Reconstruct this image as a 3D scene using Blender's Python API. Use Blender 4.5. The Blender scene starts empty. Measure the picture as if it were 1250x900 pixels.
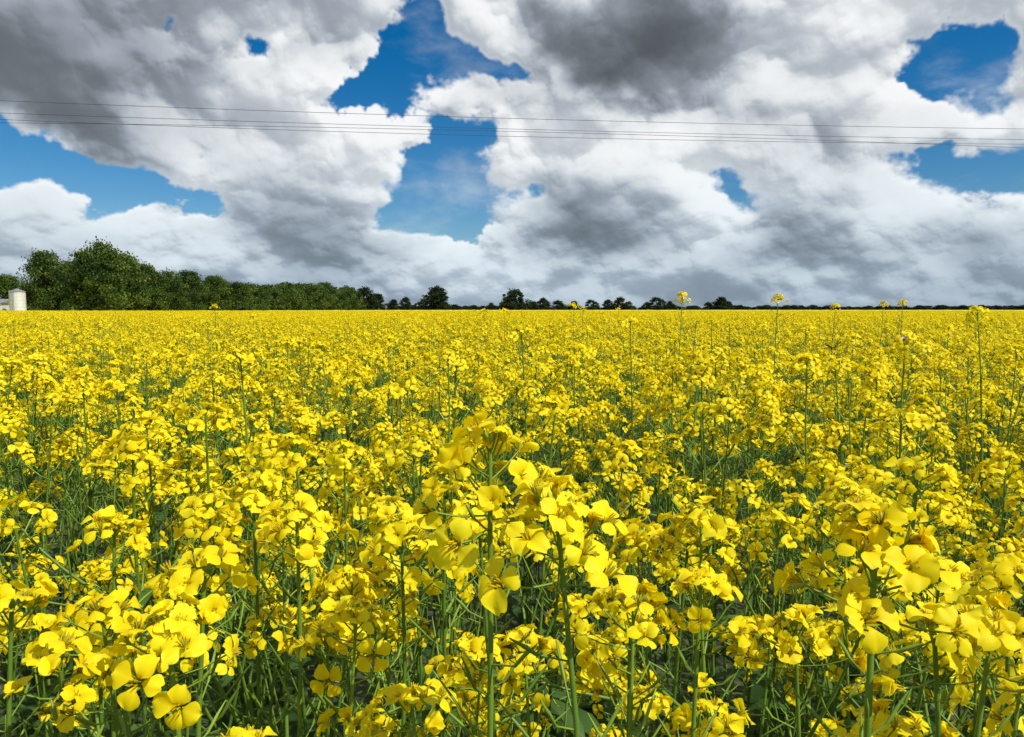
import bpy, math, random
import numpy as np
from mathutils import Vector, Matrix, Euler

sc = bpy.context.scene
sc.view_settings.view_transform = 'Standard'
sc.view_settings.look = 'None'
sc.view_settings.exposure = 0
TAU = math.tau

# ------------------------------------------------------------------ camera
CAMZ = 1.50
PITCH = math.radians(4.56)
FPX = 26/36*1250
cd = bpy.data.cameras.new("camera"); cam = bpy.data.objects.new("camera", cd)
sc.collection.objects.link(cam); sc.camera = cam
cam.location = (0, 0, CAMZ); cam.rotation_euler = (math.pi/2 - PITCH, 0, 0)
cd.lens = 26; cd.sensor_width = 36; cd.clip_start = 0.02; cd.clip_end = 8000

def pdir(px, py):
    a = (px-625)/FPX; b = -(py-450)/FPX
    y = math.cos(PITCH) + b*math.sin(PITCH)
    z = -math.sin(PITCH) + b*math.cos(PITCH)
    return np.array([a, y, z])
def at(px, py, d):
    v = pdir(px, py); return v*(d/v[1]) + np.array([0, 0, CAMZ])

# ------------------------------------------------------------------ materials
class NT:
    def __init__(s, nt): s.nt = nt
    def n(s, t, **k):
        nd = s.nt.nodes.new(t)
        ins = k.pop('ins', {})
        for a, b in k.items(): setattr(nd, a, b)
        for a, b in ins.items():
            if isinstance(b, bpy.types.NodeSocket): s.nt.links.new(b, nd.inputs[a])
            else: nd.inputs[a].default_value = b
        return nd
    def m(s, op, a, b=None, c=None, clamp=False):
        nd = s.nt.nodes.new('ShaderNodeMath'); nd.operation = op; nd.use_clamp = clamp
        for i, v in enumerate((a, b, c)):
            if v is None: continue
            if isinstance(v, bpy.types.NodeSocket): s.nt.links.new(v, nd.inputs[i])
            else: nd.inputs[i].default_value = v
        return nd.outputs[0]
    def ramp(s, x, stops):
        nd = s.n('ShaderNodeValToRGB', ins={0: x})
        cr = nd.color_ramp
        while len(cr.elements) < len(stops): cr.elements.new(0.5)
        for e, (p, c) in zip(cr.elements, stops):
            e.position = p; e.color = (*c, 1)
        return nd.outputs[0]
    def mix(s, f, a, b, bt='MIX'):
        nd = s.n('ShaderNodeMix', data_type='RGBA', blend_type=bt)
        for i, v in ((0, f), (6, a), (7, b)):
            if isinstance(v, bpy.types.NodeSocket): s.nt.links.new(v, nd.inputs[i])
            else: nd.inputs[i].default_value = v if i == 0 else (*v, 1)
        return nd.outputs[2]

def newmat(name):
    m = bpy.data.materials.new(name); m.use_nodes = True
    m.node_tree.nodes.clear(); return m, NT(m.node_tree)

def foliage_mat(name, stops, rough=0.5, transl=0.3, tcol=None, nscale=60, nmix=0.35, spec=0.3):
    m, t = newmat(name)
    at_ = t.n('ShaderNodeAttribute', attribute_name='tint')
    oi = t.n('ShaderNodeObjectInfo')
    x = at_.outputs['Fac']
    if nmix > 0:
        geo = t.n('ShaderNodeNewGeometry')
        no = t.n('ShaderNodeTexNoise', ins={'Vector': geo.outputs['Position'], 'Scale': nscale, 'Detail': 1.0})
        x = t.m('ADD', x, t.m('MULTIPLY', t.m('SUBTRACT', no.outputs[0], 0.5), nmix))
    x = t.m('ADD', x, t.m('MULTIPLY', t.m('SUBTRACT', oi.outputs['Random'], 0.5), 0.15))
    col = t.ramp(x, stops)
    p = t.n('ShaderNodeBsdfPrincipled', ins={'Base Color': col, 'Roughness': rough, 'Specular IOR Level': spec})
    out = t.n('ShaderNodeOutputMaterial')
    if transl > 0:
        tc = t.mix(1.0, col, tcol or (1, 1, 1), 'MULTIPLY')
        tr = t.n('ShaderNodeBsdfTranslucent', ins={'Color': tc})
        mx = t.n('ShaderNodeMixShader', ins={0: transl})
        t.nt.links.new(p.outputs[0], mx.inputs[1]); t.nt.links.new(tr.outputs[0], mx.inputs[2])
        t.nt.links.new(mx.outputs[0], out.inputs[0])
    else:
        t.nt.links.new(p.outputs[0], out.inputs[0])
    return m

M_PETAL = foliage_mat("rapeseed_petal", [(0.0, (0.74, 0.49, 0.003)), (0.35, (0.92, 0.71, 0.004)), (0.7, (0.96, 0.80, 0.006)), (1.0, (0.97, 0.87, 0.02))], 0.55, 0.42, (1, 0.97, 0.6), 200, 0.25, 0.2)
M_GREEN = foliage_mat("rapeseed_stem", [(0.0, (0.04, 0.08, 0.012)), (0.5, (0.105, 0.19, 0.022)), (0.85, (0.21, 0.32, 0.035)), (1.0, (0.50, 0.50, 0.04))], 0.45, 0.0, None, 60, 0.2, 0.3)
M_LEAF = foliage_mat("rapeseed_leaf", [(0.0, (0.025, 0.06, 0.012)), (0.6, (0.06, 0.125, 0.024)), (1.0, (0.11, 0.19, 0.03))], 0.5, 0.25, None, 50, 0.3, 0.3)
M_TREE = foliage_mat("tree_leaves", [(0.0, (0.016, 0.034, 0.006)), (0.5, (0.045, 0.09, 0.012)), (1.0, (0.13, 0.18, 0.026))], 0.6, 0.2, None, 0.6, 0.5, 0.2)
M_DTREE = foliage_mat("distant_tree_leaves", [(0.0, (0.008, 0.016, 0.008)), (0.6, (0.018, 0.034, 0.012)), (1.0, (0.04, 0.06, 0.02))], 0.7, 0.0, None, 0.3, 0.3, 0.1)

def simple_mat(name, c1, c2, scale, rough=0.8, metal=0.0, bump=0.3):
    m, t = newmat(name)
    geo = t.n('ShaderNodeNewGeometry')
    no = t.n('ShaderNodeTexNoise', ins={'Vector': geo.outputs['Position'], 'Scale': scale, 'Detail': 5.0})
    col = t.ramp(no.outputs[0], [(0.3, c1), (0.7, c2)])
    bn = t.n('ShaderNodeBump', ins={'Strength': bump, 'Height': no.outputs[0]})
    p = t.n('ShaderNodeBsdfPrincipled', ins={'Base Color': col, 'Roughness': rough, 'Metallic': metal, 'Normal': bn.outputs[0]})
    out = t.n('ShaderNodeOutputMaterial'); t.nt.links.new(p.outputs[0], out.inputs[0])
    return m
M_BARK = simple_mat("bark", (0.05, 0.038, 0.028), (0.12, 0.09, 0.07), 6)
M_GROUND = simple_mat("field_soil", (0.03, 0.045, 0.015), (0.07, 0.075, 0.03), 8)
M_FARFIELD = simple_mat("distant_canopy", (0.34, 0.31, 0.02), (0.88, 0.70, 0.01), 3.5, 0.7, 0, 1.0)
M_WHITE = simple_mat("white_painted_steel", (0.50, 0.51, 0.51), (0.6, 0.61, 0.61), 1.5, 0.45, 0, 0.05)
M_ROOF = simple_mat("grey_roof", (0.16, 0.17, 0.18), (0.25, 0.26, 0.27), 3, 0.6)
M_DARK = simple_mat("dark_opening", (0.02, 0.02, 0.02), (0.05, 0.05, 0.05), 3, 0.6)
M_WIRE = simple_mat("wire_metal", (0.05, 0.055, 0.06), (0.08, 0.085, 0.09), 5, 0.6, 0.3, 0)
M_POLE = simple_mat("pole_wood", (0.10, 0.075, 0.05), (0.2, 0.15, 0.11), 12)
M_BEE = simple_mat("bee_fur", (0.05, 0.015, 0.006), (0.22, 0.07, 0.02), 600, 0.8)
M_WING = simple_mat("bee_wing", (0.25, 0.22, 0.2), (0.35, 0.32, 0.3), 300, 0.3)

# ------------------------------------------------------------------ mesh builder
class MB:
    def __init__(s): s.V = []; s.F = []; s.M = []; s.C = []; s.n = 0
    def add(s, v, f, mat, tint):
        v = np.asarray(v, float); s.V.append(v)
        n = s.n
        for q in f: s.F.append([i+n for i in q])
        s.M += [mat]*len(f)
        s.C.append(np.broadcast_to(np.asarray(tint, float), (len(v),)))
        s.n += len(v)
    def mesh(s, name, mats, smooth=True):
        me = bpy.data.meshes.new(name)
        V = np.concatenate(s.V)
        me.from_pydata(V.tolist(), [], s.F)
        for m in mats: me.materials.append(m)
        me.polygons.foreach_set('material_index', s.M)
        if smooth: me.polygons.foreach_set('use_smooth', [True]*len(s.F))
        a = me.attributes.new('tint', 'FLOAT', 'POINT')
        a.data.foreach_set('value', np.concatenate(s.C).astype(np.float32))
        me.update(); return me

def nrm(v): return v/(math.sqrt(v[0]*v[0]+v[1]*v[1]+v[2]*v[2])+1e-12)
def cross(a, b): return np.array([a[1]*b[2]-a[2]*b[1], a[2]*b[0]-a[0]*b[2], a[0]*b[1]-a[1]*b[0]])
def frame(d):
    d = nrm(d); a = np.array([0, 0, 1.]) if abs(d[2]) < 0.9 else np.array([1., 0, 0])
    x = nrm(cross(a, d)); y = cross(d, x)
    return np.stack([x, y, d], 1)
def tube(mb, P, R, sides, mat, tint):
    P = np.asarray(P, float); n = len(P)
    T = np.gradient(P, axis=0)
    x = frame(T[0])[:, 0]
    ang = np.arange(sides)*TAU/sides; ca, sa = np.cos(ang)[:, None], np.sin(ang)[:, None]; V = []
    for i in range(n):
        t = nrm(T[i]); x = nrm(x - t*np.dot(x, t)); y = cross(t, x)
        V.append(P[i] + R[i]*(ca*x+sa*y))
    V = np.concatenate(V); F = []
    for i in range(n-1):
        for j in range(sides):
            k = (j+1) % sides
            F.append([i*sides+j, i*sides+k, (i+1)*sides+k, (i+1)*sides+j])
    mb.add(V, F, mat, tint)
def sstep(x, a, b):
    t = np.clip((x-a)/(b-a), 0, 1); return t*t*(3-2*t)

# ---- flower templates
def petal(L, W, nu, nv, openn, cup, rng, droop):
    V = []; C = []
    ph = rng.uniform(0, TAU); tw = rng.uniform(-0.35, 0.35); nk = rng.uniform(0.02, 0.08)
    for i in range(nu):
        u = i/(nu-1)
        w = W/2*(0.17+0.83*sstep(u, 0.18, 0.62))*math.sqrt(max(0.0, 1-0.74*max(0, (u-0.66)/0.34)**2))
        for j in range(nv):
            s = -1+2*j/(nv-1)
            r = L*(0.04+0.96*u) - L*0.09*(s*s)*sstep(u, 0.5, 1) - L*nk*math.exp(-(s/0.22)**2)*sstep(u, 0.85, 1)
            z = 0.30*L*sstep(u, 0, 0.30) - droop*L*max(0, u-0.35)**2 + cup*w*s*s + 0.07*L*math.sin(5*s+ph)*u*u + tw*w*s*u
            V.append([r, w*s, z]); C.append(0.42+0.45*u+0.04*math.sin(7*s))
    V = np.array(V)
    c, s_ = math.cos(openn), math.sin(openn)
    x = V[:, 0]*c - V[:, 2]*s_; z = V[:, 0]*s_ + V[:, 2]*c
    V = np.stack([x, V[:, 1], z], 1)
    F = [[i*nv+j, (i+1)*nv+j, (i+1)*nv+j+1, i*nv+j+1] for i in range(nu-1) for j in range(nv-1)]
    return V, F, C
def rotz(V, a):
    c, s = math.cos(a), math.sin(a); R = np.array([[c, -s, 0], [s, c, 0], [0, 0, 1]]); return V@R.T
# lod: 3 = hero, 0 = near, 1 = mid, 2 = far
def flower_tmpl(seed, lod):
    rng = random.Random(seed); mb = MB()
    openn = rng.choice([0.0, 0.1, 0.3, 0.6, 0.15, 0.9])
    nu, nv = {3: (9, 7), 0: (5, 4), 1: (3, 3), 2: (2, 2)}[lod]
    for k in range(4):
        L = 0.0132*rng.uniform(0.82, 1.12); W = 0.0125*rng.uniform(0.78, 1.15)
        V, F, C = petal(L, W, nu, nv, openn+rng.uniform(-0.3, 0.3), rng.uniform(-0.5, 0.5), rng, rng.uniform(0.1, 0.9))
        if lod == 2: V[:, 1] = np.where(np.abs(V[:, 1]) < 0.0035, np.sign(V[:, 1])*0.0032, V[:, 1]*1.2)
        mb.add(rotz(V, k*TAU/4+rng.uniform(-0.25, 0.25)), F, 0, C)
    if lod in (0, 3):
        for k in range(6):
            a = k*TAU/6+0.3; rr = 0.0022
            d = np.array([math.cos(a), math.sin(a), 0])
            h = 0.0065 if k % 3 else 0.0048
            tube(mb, [d*0.0008, d*rr+[0, 0, h], d*rr*1.1+[0, 0, h+0.0018]], [0.00022, 0.0005, 0.0002], 3, 0, 0.2)
        tube(mb, [[0, 0, -0.001], [0, 0, 0.0065], [0, 0, 0.007]], [0.0008, 0.0008, 0.0002], 4, 1, 0.85)
        for k in range(4):
            a = (k+0.5)*TAU/4; d = np.array([math.cos(a), math.sin(a), 0]); e = np.array([-d[1], d[0], 0])*0.0009
            V = [d*0.0005-e, d*0.0005+e, d*0.0035-e+[0, 0, 0.003], d*0.0035+e+[0, 0, 0.003], d*0.0048+[0, 0, 0.006]]
            mb.add(V, [[0, 1, 3, 2], [2, 3, 4]], 1, 0.97)
    V = np.concatenate(mb.V); C = np.concatenate(mb.C)
    return V, mb.F, np.array(mb.M), C
FT = {l: [flower_tmpl(10*l+i, l) for i in range(12)] for l in (0, 1, 2, 3)}

def put_flower(mb, pos, d, rng, lod, scale=1.0):
    V, F, M, C = rng.choice(FT[lod])
    R = frame(d); V2 = rotz(V, rng.uniform(0, TAU))*scale
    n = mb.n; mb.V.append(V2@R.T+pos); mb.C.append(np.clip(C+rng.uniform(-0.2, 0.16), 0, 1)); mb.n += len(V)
    for q in F: mb.F.append([i+n for i in q])
    mb.M += M.tolist()

def bud(mb, pos, d, L, r, tint, sides=5):
    d = nrm(d)
    tube(mb, [pos, pos+d*L*0.25, pos+d*L*0.65, pos+d*L], [r*0.4, r, r*0.9, r*0.15], sides, 1, tint)

def raceme(mb, tip, ax, nf, rng, lod, sz=1.0, npods=12, podlen=0.15):
    ax = nrm(ax); R = frame(ax); ga = 2.39996; a0 = rng.uniform(0, TAU)
    near = lod in (0, 3)
    if near:
        for i in range(12):
            a = a0+i*ga; th = 0.15+0.06*i
            d = R@np.array([math.sin(th)*math.cos(a), math.sin(th)*math.sin(a), math.cos(th)])
            l = 0.004+0.0007*i
            bud(mb, tip-ax*0.002+d*l*sz, d+ax*0.3, 0.0055*sz, 0.0014*sz, rng.uniform(0.8, 1.0), 4)
    elif lod == 1:
        bud(mb, tip-ax*0.004, ax, 0.012*sz, 0.005*sz, 0.95, 4)
    L = 0.008+0.0015*nf
    for i in range(nf):
        f = i/max(1, nf-1)
        a = a0+1+i*ga+rng.uniform(-.5, .5); th = math.radians(32+50*f+rng.uniform(-16, 16))
        d = R@np.array([math.sin(th)*math.cos(a), math.sin(th)*math.sin(a), math.cos(th)])
        s0 = tip-ax*(0.003+L*f*sz); pl = (0.013+0.017*f)*rng.uniform(0.75, 1.25)*sz
        p = s0+d*pl+np.array([0, 0, 0.004*f])
        if near: tube(mb, [s0, s0+d*pl*0.55, p], [0.0006*sz]*3, 3, 1, 0.75)
        fd = nrm(d*0.8+np.array([rng.uniform(-.6, .6), rng.uniform(-.6, .6), rng.uniform(-0.1, 0.9)]))
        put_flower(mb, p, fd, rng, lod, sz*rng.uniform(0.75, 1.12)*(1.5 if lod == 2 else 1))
    if lod != 2:
        if lod == 1: npods = npods//2+1
        for i in range(npods):
            f = (i+rng.random()*0.6)/npods
            a = a0+2+i*ga; th = math.radians(rng.uniform(45, 75))
            d = R@np.array([math.sin(th)*math.cos(a), math.sin(th)*math.sin(a), math.cos(th)])
            s0 = tip-ax*(L*sz+0.006+podlen*f); pl = rng.uniform(0.012, 0.02)
            p = s0+d*pl
            if rng.random() < 0.12: continue
            ql = (0.010+0.045*f)*rng.uniform(0.7, 1.2)
            d2 = nrm(d+ax*rng.uniform(0.1, 0.8))
            tint = rng.uniform(0.45, 0.88)
            if near:
                tube(mb, [s0, p, p+d*0.002, p+d2*ql*0.5, p+d2*ql], [0.0006, 0.0006, 0.0011, 0.0013, 0.0004], 4, 1, tint)
            else:
                tube(mb, [s0, p, p+d2*ql], [0.0007, 0.0013, 0.0005], 3, 1, tint)

def leaf(mb, pos, d, L, W, rng, tint, nu=5):
    d = nrm(d); side = nrm(cross(d, [0, 0, 1])+1e-6); V = []
    for i in range(nu+1):
        u = i/nu; c = pos+d*L*u+np.array([0, 0, -0.55*L*u*u])
        w = W/2*(math.sin(math.pi*min(1, u*0.9+0.1))**0.8)*(1+0.12*math.sin(9*u+L*90))
        if i == nu: w = 0.0005
        V += [c-side*w+[0, 0, w*0.35], c, c+side*w+[0, 0, w*0.35]]
    F = []
    for i in range(nu):
        for j in range(2): F.append([i*3+j, i*3+j+1, i*3+3+j+1, i*3+3+j])
    mb.add(V, F, 2, tint)

def bez(a, b, c, n):
    t = np.linspace(0, 1, n)[:, None]
    return (1-t)**2*a+2*t*(1-t)*b+t*t*c

def plant_into(mb, rng, H, lod, nb, org, nf=(9, 16), sz=1.0, lean=(0, 0), top_nf=None, blow=0.74, spread=(0.05, 0.18), nleaf=8):
    near = lod in (0, 3)
    org = np.array([org[0], org[1], 0.])
    top = org+np.array([lean[0]+rng.uniform(-.03, .03), lean[1]+rng.uniform(-.03, .03), H])
    mid = org+np.array([rng.uniform(-.03, .03)+lean[0]*0.3, rng.uniform(-.03, .03)+lean[1]*0.3, H*0.55])
    n = 12 if near else 5
    P = bez(org, mid, top, n)
    if near: P[1:-1, :2] += np.array([[rng.uniform(-.003, .003) for _ in range(2)] for _ in range(n-2)])
    sd = 6 if near else 3
    tube(mb, P, np.linspace(0.0052, 0.0013*sz, n), sd, 1, rng.uniform(0.4, 0.65))
    raceme(mb, P[-1], P[-1]-P[-2]+np.array([0, 0, .02]), top_nf or rng.randint(*nf), rng, lod, sz, 14, 0.18)
    a00 = rng.uniform(0, TAU)
    for b in range(nb):
        k = rng.uniform(0.42, 0.84); h0 = H*k
        fi = k*(n-1); i0 = int(fi); s = P[i0]+(P[min(n-1, i0+1)]-P[i0])*(fi-i0)
        a = b*2.4+rng.uniform(-.5, .5)+a00
        out = np.array([math.cos(a), math.sin(a), 0])
        sp = rng.uniform(*spread)
        ht = max(h0+0.07, H*(blow+(0.985-blow)*rng.random()**0.8))
        e = s+out*sp; e[2] = ht
        m = s+out*sp*0.75+np.array([0, 0, (ht-h0)*0.4])
        Q = bez(s, m, e, 7 if near else 3)
        tube(mb, Q, np.linspace(0.0026, 0.0011, len(Q)), 5 if near else 3, 1, rng.uniform(0.4, 0.75))
        raceme(mb, Q[-1], Q[-1]-Q[-2], rng.randint(*nf), rng, lod, sz*rng.uniform(0.85, 1.02), 10, min(0.12, (ht-h0)*0.7))
        leaf(mb, s, out+np.array([0, 0, rng.uniform(0.2, 1.0)]), rng.uniform(0.05, 0.11), rng.uniform(0.012, 0.028), rng, rng.uniform(0.3, 0.9), 4 if near else 2)
    for i in range(nleaf if near else nleaf//2):
        h = H*rng.uniform(0.15, 0.66); a = rng.uniform(0, TAU); q = P[int(h/H*(n-1))]
        leaf(mb, np.array([q[0], q[1], h]), np.array([math.cos(a), math.sin(a), rng.uniform(0.2, 1.0)]),
             rng.uniform(0.10, 0.22), rng.uniform(0.03, 0.06), rng, rng.uniform(0.1, 0.7), 5 if near else 2)
    return top
FM = [M_PETAL, M_GREEN, M_LEAF]
def plant(seed, H, lod, nb, name, **k):
    rng = random.Random(seed); mb = MB()
    top = plant_into(mb, rng, H, lod, nb, (0, 0), **k)
    return mb.mesh(name, FM), top
MIDS = 0.9
def midpatch(seed):
    rng = random.Random(seed); mb = MB()
    for i in range(18):
        x, y = ((i % 6)+rng.random())/6*MIDS-MIDS/2, ((i//6)+rng.random())/3*MIDS-MIDS/2
        plant_into(mb, rng, rng.gauss(1.28, 0.05), 1, rng.randint(3, 7), (x, y), nf=(6, 14), sz=rng.uniform(1.0, 1.18), nleaf=6)
    return mb.mesh("midpatch", FM)
def patch(seed, size):
    rng = random.Random(seed); mb = MB()
    for i in range(int(22*size*size)):
        x, y = rng.uniform(-size/2, size/2), rng.uniform(-size/2, size/2)
        H = rng.gauss(1.28, 0.045)
        for b in range(6):
            a = rng.uniform(0, TAU); r = rng.uniform(0.0, 0.2)
            p = np.array([x+r*math.cos(a), y+r*math.sin(a), H*(1 if b == 0 else rng.uniform(0.84, 0.99))])
            tube(mb, [p-[0, 0, 0.25], p], [0.002, 0.002], 3, 1, 0.5)
            raceme(mb, p, np.array([0, 0, 1.]), 6, rng, 2, 1.1)
        for b in range(3):
            a = rng.uniform(0, TAU)
            leaf(mb, np.array([x, y, rng.uniform(0.5, 1.05)]), np.array([math.cos(a), math.sin(a), 0.6]), 0.22, 0.06, rng, rng.uniform(0.2, 0.7), 2)
    return mb.mesh("patch", FM)

# ------------------------------------------------------------------ instancing
def scatter_object(name, coll, pts):
    A = np.array(pts, float)
    me = bpy.data.meshes.new(name); me.from_pydata(A[:, :3].tolist(), [], [])
    a = me.attributes.new('rot', 'FLOAT_VECTOR', 'POINT'); a.data.foreach_set('vector', A[:, 3:6].astype(np.float32).ravel())
    a = me.attributes.new('scl', 'FLOAT_VECTOR', 'POINT'); a.data.foreach_set('vector', A[:, 6:9].astype(np.float32).ravel())
    a = me.attributes.new('idx', 'INT', 'POINT'); a.data.foreach_set('value', A[:, 9].astype(np.int32))
    ob = bpy.data.objects.new(name, me); sc.collection.objects.link(ob)
    ng = bpy.data.node_groups.new(name+"_gn", 'GeometryNodeTree')
    ng.interface.new_socket('Geometry', in_out='INPUT', socket_type='NodeSocketGeometry')
    ng.interface.new_socket('Geometry', in_out='OUTPUT', socket_type='NodeSocketGeometry')
    N = ng.nodes; L = ng.links
    gi = N.new('NodeGroupInput'); go = N.new('NodeGroupOutput')
    ci = N.new('GeometryNodeCollectionInfo'); ci.inputs['Collection'].default_value = coll
    ci.inputs['Separate Children'].default_value = True; ci.inputs['Reset Children'].default_value = True
    ip = N.new('GeometryNodeInstanceOnPoints'); ip.inputs['Pick Instance'].default_value = True
    def na(nm, ty):
        q = N.new('GeometryNodeInputNamedAttribute'); q.data_type = ty; q.inputs['Name'].default_value = nm
        return q.outputs[0]
    e2r = N.new('FunctionNodeEulerToRotation')
    L.new(na('rot', 'FLOAT_VECTOR'), e2r.inputs[0]); L.new(e2r.outputs[0], ip.inputs['Rotation'])
    L.new(na('scl', 'FLOAT_VECTOR'), ip.inputs['Scale']); L.new(na('idx', 'INT'), ip.inputs['Instance Index'])
    L.new(gi.outputs[0], ip.inputs['Points']); L.new(ci.outputs[0], ip.inputs['Instance'])
    L.new(ip.outputs[0], go.inputs[0])
    md = ob.modifiers.new('scatter', 'NODES'); md.node_group = ng
    return ob

pc = bpy.data.collections.new("rapeseed_variants")
NH, NM, NP = 10, 5, 4
k = 0
for i in range(NH):
    me, _ = plant(100+i, 1.28, 0, (6, 5, 7, 5, 6)[i % 5], f"v{k:02d}", nf=(8, 15), sz=1.12); pc.objects.link(bpy.data.objects.new(f"v{k:02d}", me)); k += 1
for i in range(NM):
    pc.objects.link(bpy.data.objects.new(f"v{k:02d}", midpatch(200+i))); k += 1
for i in range(NP):
    pc.objects.link(bpy.data.objects.new(f"v{k:02d}", patch(300+i, 1.5))); k += 1

rng = random.Random(5)
pts = []
def jgrid(y0, y1, cell, side, jit=0.5):
    y = y0
    while y < y1:
        X = side(y); x = -X
        while x < X:
            yield x+rng.uniform(-jit, jit)*cell, y+rng.uniform(-jit, jit)*cell
            x += cell
        y += cell
YN = 2.2
for x, y in jgrid(-1.0, YN, 0.198, lambda y: 0.85*max(y, 0)+1.3):
    r = math.hypot(x, y)
    if r < 0.50 or (y < 0.2 and r < 0.75): continue
    if abs(x) < 0.62*y+0.1 and y < 0.58: continue
    s = rng.gauss(0.993, 0.055)
    if rng.random() < 0.03 and r > 1.3: s += 0.05
    s = min(s, 1.12)
    if r < 1.0: s = min(s, 1.04)
    pts.append((x, y, 0, rng.uniform(-.06, .06), rng.uniform(-.06, .06), rng.uniform(0, TAU), s*rng.uniform(.9, 1.1), s*rng.uniform(.9, 1.1), s, rng.randrange(NH)))
cell = 0.84
for x, y in jgrid(YN+0.28, 15, cell, lambda y: 0.85*y+1.5, 0.06):
    s = 1+0.03*math.sin(x*0.9+1.3*math.sin(y*0.7))*math.sin(y*0.8+x*0.3)+rng.uniform(-.012, .012)
    pts.append((x, y, 0, 0, 0, rng.randrange(4)*TAU/4+rng.uniform(-.1, .1), s, s, s, NH+rng.randrange(NM)))
for x, y in jgrid(15.3, 85, 1.4, lambda y: 0.85*y+2, 0.1):
    s = rng.uniform(0.965, 1.035)
    pts.append((x, y, 0, 0, 0, rng.uniform(0, TAU), 1, 1, s, NH+NM+rng.randrange(NP)))
scatter_object("rapeseed_field", pc, pts)

# hero foreground plants
heroes = [(598, 568, .44, 1.2, 20, (-.02, .0)), (680, 652, .38, 1.1, 16, (-.06, -.01)), (1068, 675, .39, 1.2, 20, (0, 0)),
          (205, 790, .42, 1.05, 14, (-.04, 0)), (250, 722, .48, 1.1, 8, (.02, 0)), (75, 830, .42, 1.05, 10, (0, 0)),
          (1140, 800, .43, 1.05, 10, (.03, 0)), (1210, 790, .42, 1.05, 10, (.03, 0)), (855, 735, .53, 1.05, 13, (0, 0)),
          (970, 785, .54, 1.05, 12, (0, 0)), (310, 640, .66, 1.05, 14, (0, 0)), (490, 665, .60, 1.05, 13, (0.02, 0)),
          (15, 765, .48, 1.05, 10, (0, 0)), (770, 765, .52, 1.05, 10, (0.03, 0)), (585, 660, .56, 1.0, 12, (0, 0)),
          (1230, 725, .52, 1.0, 12, (0, 0)), (640, 800, .6, 1.0, 11, (0, 0)), (420, 560, .95, 1.0, 14, (0, 0)),
          (140, 660, .62, 1.0, 12, (0, 0)), (400, 800, .56, 1.0, 10, (0, 0)),
          (950, 366, 2.7, 1.0, 12, (0, 0)), (833, 365, 3.0, 1.0, 12, (0, 0)), (1193, 386, 1.8, 1.0, 15, (0, 0)),
          (1020, 376, 4.2, 1.0, 12, (0, 0)), (1078, 372, 4.6, 1.0, 12, (0, 0)), (1102, 371, 4.4, 1.0, 12, (0, 0)), (700, 374, 5.2, 1.0, 12, (0, 0)), (262, 376, 5.0, 1.0, 12, (0, 0)),
          (293, 440, 1.3, 1.0, 16, (0, 0)), (985, 450, 1.3, 1, 14, (0, 0)), (1105, 424, 1.3, 1, 14, (0, 0))]
for i, (px, py, d, sz, nf, lean) in enumerate(heroes):
    T = at(px, py, d)
    me, top = plant(900+i, T[2]+0.01, 3 if d < .7 else 0, 2 if d < 1 else 4, "rapeseed_plant", nf=(7, 11), sz=sz, lean=lean, top_nf=nf, blow=0.70, spread=(0.05, 0.12))
    ob = bpy.data.objects.new("rapeseed_plant", me); sc.collection.objects.link(ob)
    ob.location = (T[0]-top[0], T[1]-top[1], 0)

# ------------------------------------------------------------------ ground, far canopy
def grid_obj(name, x0, x1, y0, y1, nx, ny, z, amp, mat):
    r = np.random.RandomState(1)
    xs = np.linspace(x0, x1, nx); ys = np.linspace(y0, y1, ny)
    X, Y = np.meshgrid(xs, ys); Z = z+amp*r.randn(*X.shape)
    V = np.stack([X.ravel(), Y.ravel(), Z.ravel()], 1)
    F = [[j*nx+i, j*nx+i+1, (j+1)*nx+i+1, (j+1)*nx+i] for j in range(ny-1) for i in range(nx-1)]
    me = bpy.data.meshes.new(name); me.from_pydata(V.tolist(), [], F); me.materials.append(mat)
    ob = bpy.data.objects.new(name, me); sc.collection.objects.link(ob); return ob
grid_obj("ground", -3000, 3000, -3000, 3000, 7, 7, 0, 0, M_GROUND)
grid_obj("distant_rapeseed_field", -300, 300, 82, 380, 260, 240, 1.24, 0.05, M_FARFIELD)

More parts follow.
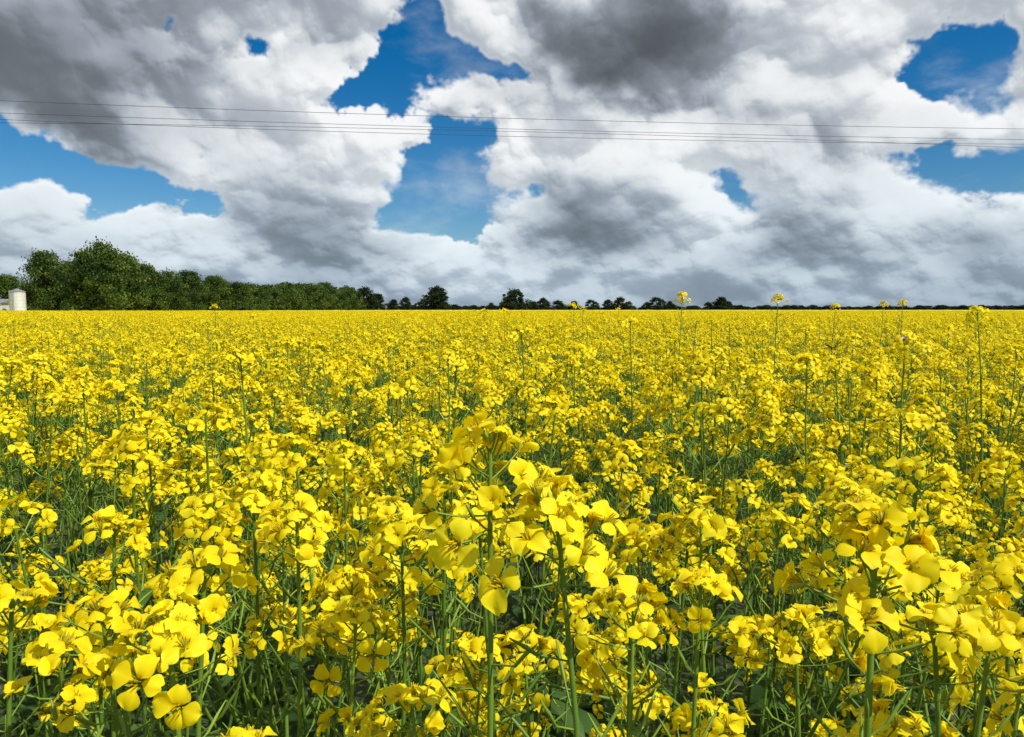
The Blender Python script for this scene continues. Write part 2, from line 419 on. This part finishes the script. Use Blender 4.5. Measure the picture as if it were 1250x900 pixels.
# ------------------------------------------------------------------ trees
def tree_mesh(seed, name, H=10, W=7, nclump=70, per=150, ls=0.26, mat=M_TREE, base=0.16):
    rng = random.Random(seed); nr = np.random.RandomState(seed); mb = MB()
    tr = H*0.028
    P = np.array([[0, 0, -0.1], [rng.uniform(-.1, .1), 0, H*.2], [rng.uniform(-.3, .3), rng.uniform(-.3, .3), H*.45], [rng.uniform(-.4, .4), rng.uniform(-.4, .4), H*.8]])
    tube(mb, P, [tr*1.4, tr, tr*.7, tr*.15], 8, 1, 0.5)
    for c in range(nclump):
        a = rng.uniform(0, TAU); u = rng.uniform(0, 1)
        prof = math.sin(math.pi*min(1, (u*0.80+0.17)))**0.6
        lump = 1+0.16*math.sin(3*a+seed)+0.12*math.sin(5*a+7*u+seed)
        rr = W/2*prof*lump*(rng.random()**0.4)*0.9
        ctr = np.array([rr*math.cos(a), rr*math.sin(a), H*(base+(0.96-base)*u)-0.10*rr])
        if rng.random() < 0.3:
            s = P[1]+(P[3]-P[1])*max(0, min(1, u-0.25))
            tube(mb, bez(s, (s+ctr)/2+[0, 0, -0.2], ctr, 4), [tr*.45, tr*.3, tr*.18, tr*.05], 5, 1, 0.5)
        rad = rng.uniform(0.55, 1.1)*H/10
        n = int(per*rng.uniform(0.6, 1.2))
        p = nr.randn(n, 3)*rad*0.55*np.array([1.1, 1.1, 0.75])+ctr
        d1 = nr.randn(n, 3); d1 /= np.linalg.norm(d1, axis=1)[:, None]
        d2 = np.cross(d1, nr.randn(n, 3)); d2 /= np.linalg.norm(d2, axis=1)[:, None]
        s_ = ls*nr.uniform(.5, 1.2, (n, 1))*H/10
        V = np.stack([p-d1*s_*.5, p+d2*s_*.35, p+d1*s_*.6, p-d2*s_*.35], 1).reshape(-1, 3)
        tint = rng.uniform(0.1, 0.9)
        T = np.repeat(np.clip(tint+nr.uniform(-.15, .15, n), 0, 1), 4)
        n0 = mb.n; mb.V.append(V); mb.C.append(T); mb.n += 4*n
        mb.F += [[n0+4*i, n0+4*i+1, n0+4*i+2, n0+4*i+3] for i in range(n)]; mb.M += [0]*n
    return mb.mesh(name, [mat, M_BARK], False)
TM = [tree_mesh(40+i, "broadleaf_tree", 10, W, 130, 160, 0.34, M_TREE, 0.06) for i, W in enumerate((8, 9.5, 7.5, 9))]
rt = random.Random(9)
left = [(-34, 328, 95, 0, 1.0), (12, 336, 128, 2, 1.1), (56, 307, 100, 0, .85), (88, 320, 112, 3, .9), (122, 296, 98, 1, .95), (152, 310, 108, 2, 1.0),
        (178, 323, 114, 3, .95), (205, 331, 122, 1, .9), (232, 331, 130, 0, 1.0), (262, 337, 138, 2, 1.1), (290, 345, 146, 3, 1.1)]
for px, ty, d, v, ws in left:
    b = at(px, 378, d); top = at(px, ty, d)[2]; s = top/10
    ob = bpy.data.objects.new("broadleaf_tree", TM[v]); sc.collection.objects.link(ob)
    ob.location = (b[0], b[1], 0); ob.scale = (s*ws, s*ws, s); ob.rotation_euler = (0, 0, rt.uniform(0, TAU))
dc = bpy.data.collections.new("distant_tree_variants")
for i in range(4):
    me = tree_mesh(60+i, f"d{i}", 10, (9, 10, 8, 11)[i], 90, 80, 0.6, M_DTREE, 0.03)
    dc.objects.link(bpy.data.objects.new(f"d{i}", me))
for i in range(2):
    me = tree_mesh(70+i, f"e{i}", 10, (9, 10)[i], 100, 100, 0.45, M_TREE, 0.03)
    dc.objects.link(bpy.data.objects.new(f"e{i}", me))
tp = []
def far(px, ty, d, v, ws):
    b = at(px, 378, d); s = at(px, ty, d)[2]/10
    tp.append((b[0], b[1], 0, 0, 0, rt.uniform(0, TAU), s*ws, s*ws, s, v))
for i in range(26):
    px = 40+i*10; far(px+rt.uniform(-4, 4), 346+rt.uniform(-4, 8), 105+i*1.8, 4+i % 2, 1.2)
for i in range(30):
    f = i/29; far(300+f*130+rt.uniform(-4, 4), 348+rt.uniform(-4, 5)+2*math.sin(f*9), 155+f*90, 4+i % 2, 1.1)
for px, ty, d, v, ws in [(425, 350, 250, 1, 1.1), (445, 351, 262, 0, 1.1), (460, 359, 270, 2, 1.3), (480, 366, 290, 2, 1.2), (495, 363, 290, 0, .9), (512, 368, 295, 3, 1),
        (532, 350, 280, 1, 1.15), (536, 356, 284, 0, 1.1), (555, 372, 300, 2, 2), (600, 370, 300, 2, 1.2), (628, 353, 290, 3, 1.05), (622, 360, 292, 1, 1.2), (650, 368, 300, 0, 1.5),
        (664, 364, 300, 0, 1.2), (682, 367, 310, 1, 1.4), (700, 368, 310, 2, 1.4), (722, 366, 310, 3, 1.2), (742, 366, 315, 0, 1.1), (757, 363, 310, 1, 1.0), (766, 368, 310, 3, 1.2),
        (790, 369, 320, 0, 1.2), (802, 363, 315, 3, 1.25), (818, 368, 318, 2, 1.2), (865, 369, 320, 1, 1.2), (880, 363, 318, 2, 1.3), (888, 368, 318, 0, 1.2), (935, 374, 330, 1, 1.6)]:
    far(px, ty, d, v, ws)
for i in range(160):
    px = 480+i*5; far(px+rt.uniform(-3, 3), 374+rt.uniform(-1.5, 1.5), 330+rt.uniform(-5, 20), rt.randrange(4), 2.2)
for i in range(40):
    far(1260+i*14, 372+rt.uniform(-4, 3), 330, rt.randrange(4), 1.5)
for i in range(30):
    far(-60-i*16, 335+rt.uniform(-10, 10), 110+rt.uniform(-5, 20), 4+i % 2, 1.2)
scatter_object("distant_tree_row", dc, tp)

# ------------------------------------------------------------------ silo, shed
def child(name, parent, mb, mats, smooth=False):
    ob = bpy.data.objects.new(name, mb.mesh(name, mats, smooth)); sc.collection.objects.link(ob); ob.parent = parent; return ob
def boxv(mb, x0, x1, y0, y1, z0, z1, mat=0):
    V = [[x, y, z] for z in (z0, z1) for y in (y0, y1) for x in (x0, x1)]
    mb.add(V, [[0, 2, 3, 1], [4, 5, 7, 6], [0, 1, 5, 4], [2, 6, 7, 3], [0, 4, 6, 2], [1, 3, 7, 5]], mat, 0.5)
silo = bpy.data.objects.new("grain_silo", None); sc.collection.objects.link(silo)
b = at(22, 378, 90); silo.location = (b[0], b[1], 0); silo.scale = (1.15, 1.15, 0.96)
mb = MB()
zz = []; rr = []
for i in range(40): zz.append(0.3+i*0.09); rr.append(0.75+(0.02 if i % 2 else 0))
tube(mb, [[0, 0, z] for z in zz], rr, 32, 0, 0.5); child("wall", silo, mb, [M_WHITE], False)
mb = MB(); tube(mb, [[0, 0, 3.82], [0, 0, 4.1], [0, 0, 4.12], [0, 0, 4.2], [0, 0, 4.21]], [0.84, 0.2, 0.2, 0.2, 0.001], 32, 0, 0.5); child("conical_roof", silo, mb, [M_ROOF])
mb = MB(); tube(mb, [[0, 0, -0.05], [0, 0, 0.31]], [0.9, 0.9], 32, 0, 0.5); child("base", silo, mb, [M_ROOF])
mb = MB()
for s in (-0.2, 0.2): boxv(mb, s-.02, s+.02, -0.95, -0.91, 0.3, 4.0)
for i in range(12): boxv(mb, -.18, .18, -0.94, -0.92, 0.5+i*.28, 0.53+i*.28)
child("ladder", silo, mb, [M_ROOF])
shed = bpy.data.objects.new("white_farm_shed", None); sc.collection.objects.link(shed)
b = at(2, 378, 92); shed.location = (b[0], b[1], 0)
mb = MB(); boxv(mb, -3, 1.0, -1.5, 1.5, 0, 2.3); child("walls", shed, mb, [M_WHITE])
mb = MB(); V = [[-3.2, -1.7, 2.303], [1.2, -1.7, 2.303], [1.2, 1.7, 2.303], [-3.2, 1.7, 2.303], [-3.2, 0, 2.8], [1.2, 0, 2.8]]
mb.add(V, [[0, 1, 5, 4], [2, 3, 4, 5], [0, 4, 3], [1, 2, 5], [0, 3, 2, 1]], 0, 0.5); child("roof", shed, mb, [M_ROOF])
mb = MB(); boxv(mb, -0.6, 0.3, -1.53, -1.503, 0, 2.0); child("door", shed, mb, [M_DARK])

# ------------------------------------------------------------------ power line
pl = bpy.data.objects.new("power_line", None); sc.collection.objects.link(pl)
wires = [((0, 123), (600, 144), (1210, 157)), ((0, 138), (600, 157), (1210, 170)), ((0, 150), (600, 160), (1210, 179)), ((0, 146), (600, 166), (1230, 176))]
poleL, poleR = -42., 48.
for i, w in enumerate(wires):
    X = []; Z = []
    for (px, py) in w:
        v = pdir(px, py); t = (30+i*0.25)/(v[1]-0.07*v[0]); q = v*t; X.append(q[0]); Z.append(q[2]+CAMZ)
    co = np.polyfit(X, Z, 2)
    xs = np.linspace(poleL, poleR, 60)
    P = np.stack([xs, 30+i*0.25+0.07*xs, np.polyval(co, xs)], 1)
    mb = MB(); tube(mb, P, [0.008]*60, 6, 0, 0.5); child(f"wire_{i+1}", pl, mb, [M_WIRE], True)
    if i == 0: tops = (P[0, 2], P[-1, 2])
for x, t in ((poleL, tops[0]), (poleR, tops[1])):
    po = bpy.data.objects.new("utility_pole", None); sc.collection.objects.link(po); po.location = (x, 30.3+0.07*x, 0)
    mb = MB(); tube(mb, [[0, 0, -.2], [0, 0, t*.5], [0, 0, t+.3], [0, 0, t+.301]], [.17, .14, .11, .001], 12, 0, .5); child("shaft", po, mb, [M_POLE], True)
    mb = MB(); boxv(mb, -.06, .06, -1.2, 1.2, t-.35, t-.22); boxv(mb, -.06, .06, -.9, .9, t-1.0, t-.88); child("crossarms", po, mb, [M_POLE])

# ------------------------------------------------------------------ bee
bee = bpy.data.objects.new("bee", None); sc.collection.objects.link(bee)
bee.location = at(1105, 414, 1.25); bee.rotation_euler = (0.2, -0.3, 0.6)
mb = MB()
tube(mb, [[-.008, 0, -.001], [-.006, 0, 0], [-.003, 0, .0006], [-.0005, 0, .0004], [.0005, 0, .0004], [.0025, 0, .0006], [.0042, 0, .0002], [.0048, 0, 0], [.006, 0, -.0004], [.0068, 0, -.001]],
     [.0002, .0018, .0024, .0019, .0017, .0024, .0016, .0013, .0015, .0003], 10, 0, 0.5)
child("body", bee, mb, [M_BEE], True)
mb = MB()
for s in (-1, 1):
    mb.add([[.001, s*.001, .002], [-.001, s*.004, .004], [-.006, s*.006, .004], [-.008, s*.004, .003], [-.004, s*.0015, .002]], [[0, 1, 2, 3, 4]], 0, .5)
child("wings", bee, mb, [M_WING])
mb = MB()
for s in (-1, 1):
    for x in (-.001, .001, .003):
        tube(mb, [[x, s*.001, -.001], [x*1.3, s*.003, -.001], [x*1.6, s*.0035, -.004]], [.0003, .0003, .0002], 4, 0, .5)
child("legs", bee, mb, [M_BEE])

# ------------------------------------------------------------------ light + sky
EL = math.radians(50); AZ = math.radians(125)
sdir = np.array([math.sin(AZ)*math.cos(EL), math.cos(AZ)*math.cos(EL), math.sin(EL)])
sl = bpy.data.lights.new("sun", 'SUN'); sl.energy = 5.0; sl.angle = math.radians(0.5); sl.color = (1, 0.965, 0.90)
so = bpy.data.objects.new("sun", sl); sc.collection.objects.link(so)
so.rotation_euler = Vector(sdir).to_track_quat('Z', 'Y').to_euler()

# ---- procedural cloud layer (noise + puff fields) over the sky's azimuth / elevation
IW, IH = 4096, 1024
_r = np.random.RandomState(77)
PERM = _r.permutation(256).astype(np.int32); PERM = np.concatenate([PERM, PERM])
GA = _r.uniform(0, TAU, 256); GX = np.cos(GA).astype(np.float32); GY = np.sin(GA).astype(np.float32)
RX = _r.uniform(0.1, .9, 256).astype(np.float32); RY = _r.uniform(0.1, .9, 256).astype(np.float32); RR = _r.uniform(0.6, 1.0, 256).astype(np.float32)
def perlin(x, y):
    xi = np.floor(x).astype(np.int32); yi = np.floor(y).astype(np.int32)
    fx = (x-xi).astype(np.float32); fy = (y-yi).astype(np.float32); xi &= 255; yi &= 255
    u = fx*fx*fx*(fx*(fx*6-15)+10); v = fy*fy*fy*(fy*(fy*6-15)+10)
    x1 = (xi+1) & 255; y1 = (yi+1) & 255
    pa = PERM[xi]; pb = PERM[x1]
    def g(p, yy, dx, dy):
        h = PERM[p+yy]; return GX[h]*dx+GY[h]*dy
    a = g(pa, yi, fx, fy); b = g(pb, yi, fx-1, fy); c = g(pa, y1, fx, fy-1); d = g(pb, y1, fx-1, fy-1)
    t0 = a+u*(b-a); t1 = c+u*(d-c)
    return (t0+v*(t1-t0))*1.5
def fbm(x, y, octv, rough=0.5):
    s = 0; a = 1.0; t = 0
    for i in range(octv):
        c_, s_ = math.cos(0.7*i), math.sin(0.7*i); f = 2.03**i
        s = s+a*perlin((x*c_-y*s_)*f+17.3*i, (x*s_+y*c_)*f-9.1*i); t += a; a *= rough
    return s/t
def puffs(x, y):
    xi = np.floor(x).astype(np.int32); yi = np.floor(y).astype(np.int32)
    fx = (x-xi).astype(np.float32); fy = (y-yi).astype(np.float32)
    acc = np.zeros_like(fx)
    for j in (-1, 0, 1):
        for i in (-1, 0, 1):
            h = PERM[PERM[(xi+i) & 255]+((yi+j) & 255)]
            dx = i+RX[h]-fx; dy = j+RY[h]-fy
            r2 = (dx*dx+dy*dy)/(RR[h]*1.05)**2
            v = RR[h]*np.sqrt(np.maximum(1-r2, 0))
            acc += v**6
    return acc**(1/6.)
def pfbm(x, y, octv, gain=0.5):
    s = 0; a = 1.0; t = 0
    for i in range(octv):
        c_, s_ = math.cos(1.1*i), math.sin(1.1*i); f = 2.07**i
        s = s+a*(puffs((x*c_-y*s_)*f+31.7*i, (x*s_+y*c_)*f+11.3*i)-0.62); t += a; a *= gain
    return s/t
az = ((np.arange(IW)+.5)/IW-.5)*TAU; el = (np.arange(IH)+.5)/IH*(math.pi/2)
A, E = np.meshgrid(az.astype(np.float32), el.astype(np.float32))
ce = np.cos(E); DX = np.sin(A)*ce; DY = np.cos(A)*ce; DZ = np.sin(E)
dn = DZ+0.22
QX = DX/dn; QY = DY/dn
big = fbm(QX*0.8+3, QY*0.8+40, 3)
fQ = fbm(QX*2.4+8, QY*2.4+1, 6, 0.55)
c0, c1, r1 = 1200, 2896, 620
S = (slice(0, r1), slice(c0, c1))
a_, e_ = A[S], E[S]
win = np.clip(np.minimum(np.minimum(np.arange(IW)-c0, c1-np.arange(IW))/120., 1), 0, 1)[None, :]*np.clip((r1-np.arange(IH))/100., 0, 1)[:, None]
win = win.astype(np.float32)
hl = sstep(e_, 0.05, 0.20)
def two(fn):
    return fn(a_*3.0, e_*3.4)*hl+fn(a_*6.5+20, e_*11.0+7)*(1-hl)
def full(sub, other):
    o = other.copy(); o[S] = sub*win[S]+other[S]*(1-win[S]); return o
wxs = two(lambda x, y: fbm(x*1.9+5, y*1.9, 6, .58)); wys = two(lambda x, y: fbm(x*1.9-31, y*1.9+12, 6, .58))
f1s = two(lambda x, y: fbm(x*1.9+8, y*1.9+1, 8, .62))
Ps = two(lambda x, y: pfbm(x*2.6+wxs*.35+50, y*2.6+wys*.35+50, 5, .60))
wx = full(wxs, fQ); wy = full(wys, -fQ); f1 = full(f1s, fQ); P_ = full(Ps, fQ*.5)
wisp = full(fbm(a_*4+60, e_*9+9, 7, 0.62), fQ)
cols = np.arange(21)*62.5
ys = np.array([0, 30, 60, 90, 120, 150, 180, 210, 240, 270, 300, 330, 358, 380])
G_ = ["44456666b784335b88877",
      "33446c67b7742247887c7",
      "33445b56bc74224777cb7",
      "3334567bbbb5225778cc7",
      "3335688bc5567346777c6",
      "c33567887b8877666677c",
      "bc456788bb8878866" "7ccb",
      "bbbb6678bb8778b766cbb",
      "77bbb657bbc557bc777cc",
      "67777545bb63368547766",
      "666776446864467445645",
      "666666557776665665656",
      "555555556776665566555",
      "555555555555555555555"]
CV = np.zeros((14, 21)); TN = np.zeros((14, 21))
for j, s in enumerate(G_):
    assert len(s) == 21, (j, len(s))
    for i, ch in enumerate(s):
        if ch == 'b': CV[j, i] = -0.12; TN[j, i] = 7.9
        elif ch == 'c': CV[j, i] = 0.38; TN[j, i] = 7.9
        else: CV[j, i] = 1.0; TN[j, i] = float(ch)
def catmull(n_in, xs_in, xq):
    M = np.zeros((len(xq), n_in))
    idx = np.clip(np.searchsorted(xs_in, xq)-1, 0, n_in-2)
    for r, (i, x) in enumerate(zip(idx, xq)):
        t = min(1, max(0, (x-xs_in[i])/(xs_in[i+1]-xs_in[i])))
        ws = [(1-t)**3/6, (3*t**3-6*t*t+4)/6, (-3*t**3+3*t*t+3*t+1)/6, t**3/6]
        ws2 = [(-t+2*t*t-t**3)/2, (2-5*t*t+3*t**3)/2, (t+4*t*t-3*t**3)/2, (-t*t+t**3)/2]
        for kk, wgt, w2 in zip((i-1, i, i+1, i+2), ws, ws2): M[r, min(n_in-1, max(0, kk))] += wgt*.5+w2*.5
    return M
fx_ = np.arange(0, 1251, 5.0); fy_ = np.arange(0, 381, 4.0)
Mx = catmull(21, cols, fx_); My = catmull(14, ys, fy_)
CVf = (My@CV@Mx.T).astype(np.float32); TNf = (My@TN@Mx.T).astype(np.float32)
den_ = np.maximum(DY*math.cos(PITCH)-DZ*math.sin(PITCH), 0.05)
PX = 625+FPX*DX/den_; PY = 450-FPX*(DZ*math.cos(PITCH)+DY*math.sin(PITCH))/den_
wamp = 18+46*np.clip(DZ/0.35, 0, 1)
def samp(T, X, Y):
    gx = np.clip(X/5.0, 0, T.shape[1]-1.001); gy = np.clip(Y/4.0, 0, T.shape[0]-1.001)
    i = gx.astype(np.int32); j = gy.astype(np.int32); a = gx-i; b = gy-j
    return (T[j, i]*(1-a)+T[j, i+1]*a)*(1-b)+(T[j+1, i]*(1-a)+T[j+1, i+1]*a)*b
inside = np.clip(1-np.maximum(np.maximum(-PX, PX-1250), -PY)/160, 0, 1)*(DY > 0.2)
inside = inside*inside*(3-2*inside)
PXw = PX+wx*wamp*2.0; PYw = PY+wy*wamp*1.3
cov = samp(CVf, PXw, PYw)*inside+(1-inside)*np.clip(0.75+1.6*big, -0.3, 1.3)
tone = samp(TNf, PXw, PYw)*inside+(1-inside)*(5.8-3*big)
Dn = (cov-0.5)*1.0+f1*0.95+P_*1.35+0.02
Dn = Dn+0.35*sstep(cov, 0.75, 1.0)       # cloud cores stay closed
soft = 0.05+0.28*sstep(wisp, -0.25, 0.5)
alpha = sstep(Dn, -soft, soft+0.06)
alpha = np.maximum(alpha, sstep(wisp, -0.05, 0.6)*0.40)
alpha = np.maximum(alpha, sstep(0.10-E, 0.0, 0.08)*0.9)
def blur(a, k, it=2):
    for _ in range(it):
        for ax in (0, 1):
            if ax == 1: p = np.concatenate([a[:, -k:], a, a[:, :k]], 1)
            else: p = np.concatenate([np.repeat(a[:1], k, 0), a, np.repeat(a[-1:], k, 0)], 0)
            c = np.cumsum(p, axis=ax, dtype=np.float64); z = np.zeros_like(np.take(c, [0], axis=ax))
            c = np.concatenate([z, c], axis=ax)
            a = ((c[2*k+1:]-c[:-2*k-1]) if ax == 0 else (c[:, 2*k+1:]-c[:, :-2*k-1]))/(2*k+1)
            a = a.astype(np.float32)
    return a
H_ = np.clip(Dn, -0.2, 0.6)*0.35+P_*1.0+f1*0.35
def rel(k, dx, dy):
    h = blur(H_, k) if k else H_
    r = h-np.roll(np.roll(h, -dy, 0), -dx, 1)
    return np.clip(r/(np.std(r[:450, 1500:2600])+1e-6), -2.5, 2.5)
relief_light = rel(0, 1, 2)*0.22+rel(2, 2, 5)*0.34+rel(5, 5, 11)*0.46+rel(11, 10, 24)*0.44  # light from upper right painted into the clouds: bright tops, grey undersides
relief_light = np.tanh(relief_light*0.9)
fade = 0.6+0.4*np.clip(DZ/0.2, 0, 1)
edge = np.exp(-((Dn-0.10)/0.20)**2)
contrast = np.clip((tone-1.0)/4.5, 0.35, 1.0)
T_ = tone*0.90+0.85+relief_light*1.6*fade*contrast+edge*0.6+f1*0.5  # painted light and shade plus brightened thin edges, added to cloud tone
lut = np.array([(50, 56, 62), (66, 72, 78), (86, 92, 98), (107, 114, 121), (130, 139, 148), (155, 164, 174), (180, 188, 197), (205, 211, 216), (228, 232, 235), (245, 247, 248), (250, 251, 252)])/255.
lut = np.where(lut > .04045, ((lut+.055)/1.055)**2.4, lut/12.92)
Tc = np.clip(T_, 0.5, 9.4)
img = np.empty((IH, IW, 4), np.float32)
hz = np.clip(1-E/0.22, 0, 1)
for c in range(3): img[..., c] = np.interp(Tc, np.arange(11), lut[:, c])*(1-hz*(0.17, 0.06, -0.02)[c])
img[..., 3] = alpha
im = bpy.data.images.new("cloud_layer", IW, IH, alpha=True, float_buffer=True)
im.colorspace_settings.name = 'Non-Color'; im.alpha_mode = 'CHANNEL_PACKED'
im.pixels.foreach_set(img.ravel()); im.update(); im.pack()

w = bpy.data.worlds.new("World"); sc.world = w; w.use_nodes = True
w.cycles.sampling_method = 'MANUAL'; w.cycles.sample_map_resolution = 512
w.node_tree.nodes.clear(); t = NT(w.node_tree)
STR = 0.1
sky = t.n('ShaderNodeTexSky', sky_type='NISHITA', sun_disc=False, sun_elevation=EL, sun_rotation=AZ, altitude=50.0, air_density=1.0, dust_density=0.2, ozone_density=4.0)
tc = t.n('ShaderNodeTexCoord')
sx = t.n('ShaderNodeSeparateXYZ', ins={0: tc.outputs['Generated']})
u = t.m('MULTIPLY_ADD', t.m('ARCTAN2', sx.outputs[0], sx.outputs[1]), 1/TAU, 0.5)
v = t.m('MULTIPLY', t.m('ARCSINE', sx.outputs[2]), 2/math.pi)
v = t.m('MINIMUM', t.m('MAXIMUM', v, 0.0008), 0.999)
uv = t.n('ShaderNodeCombineXYZ', ins={0: u, 1: v, 2: 0.0})
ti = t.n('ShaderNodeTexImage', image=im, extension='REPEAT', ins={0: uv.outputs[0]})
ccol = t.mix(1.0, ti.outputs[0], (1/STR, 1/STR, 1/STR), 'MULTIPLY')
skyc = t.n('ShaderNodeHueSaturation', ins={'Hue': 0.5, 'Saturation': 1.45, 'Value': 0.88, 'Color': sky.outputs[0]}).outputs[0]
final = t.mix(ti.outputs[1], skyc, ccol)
bg = t.n('ShaderNodeBackground', ins={'Color': final, 'Strength': STR})
wo = t.n('ShaderNodeOutputWorld'); t.nt.links.new(bg.outputs[0], wo.inputs[0])
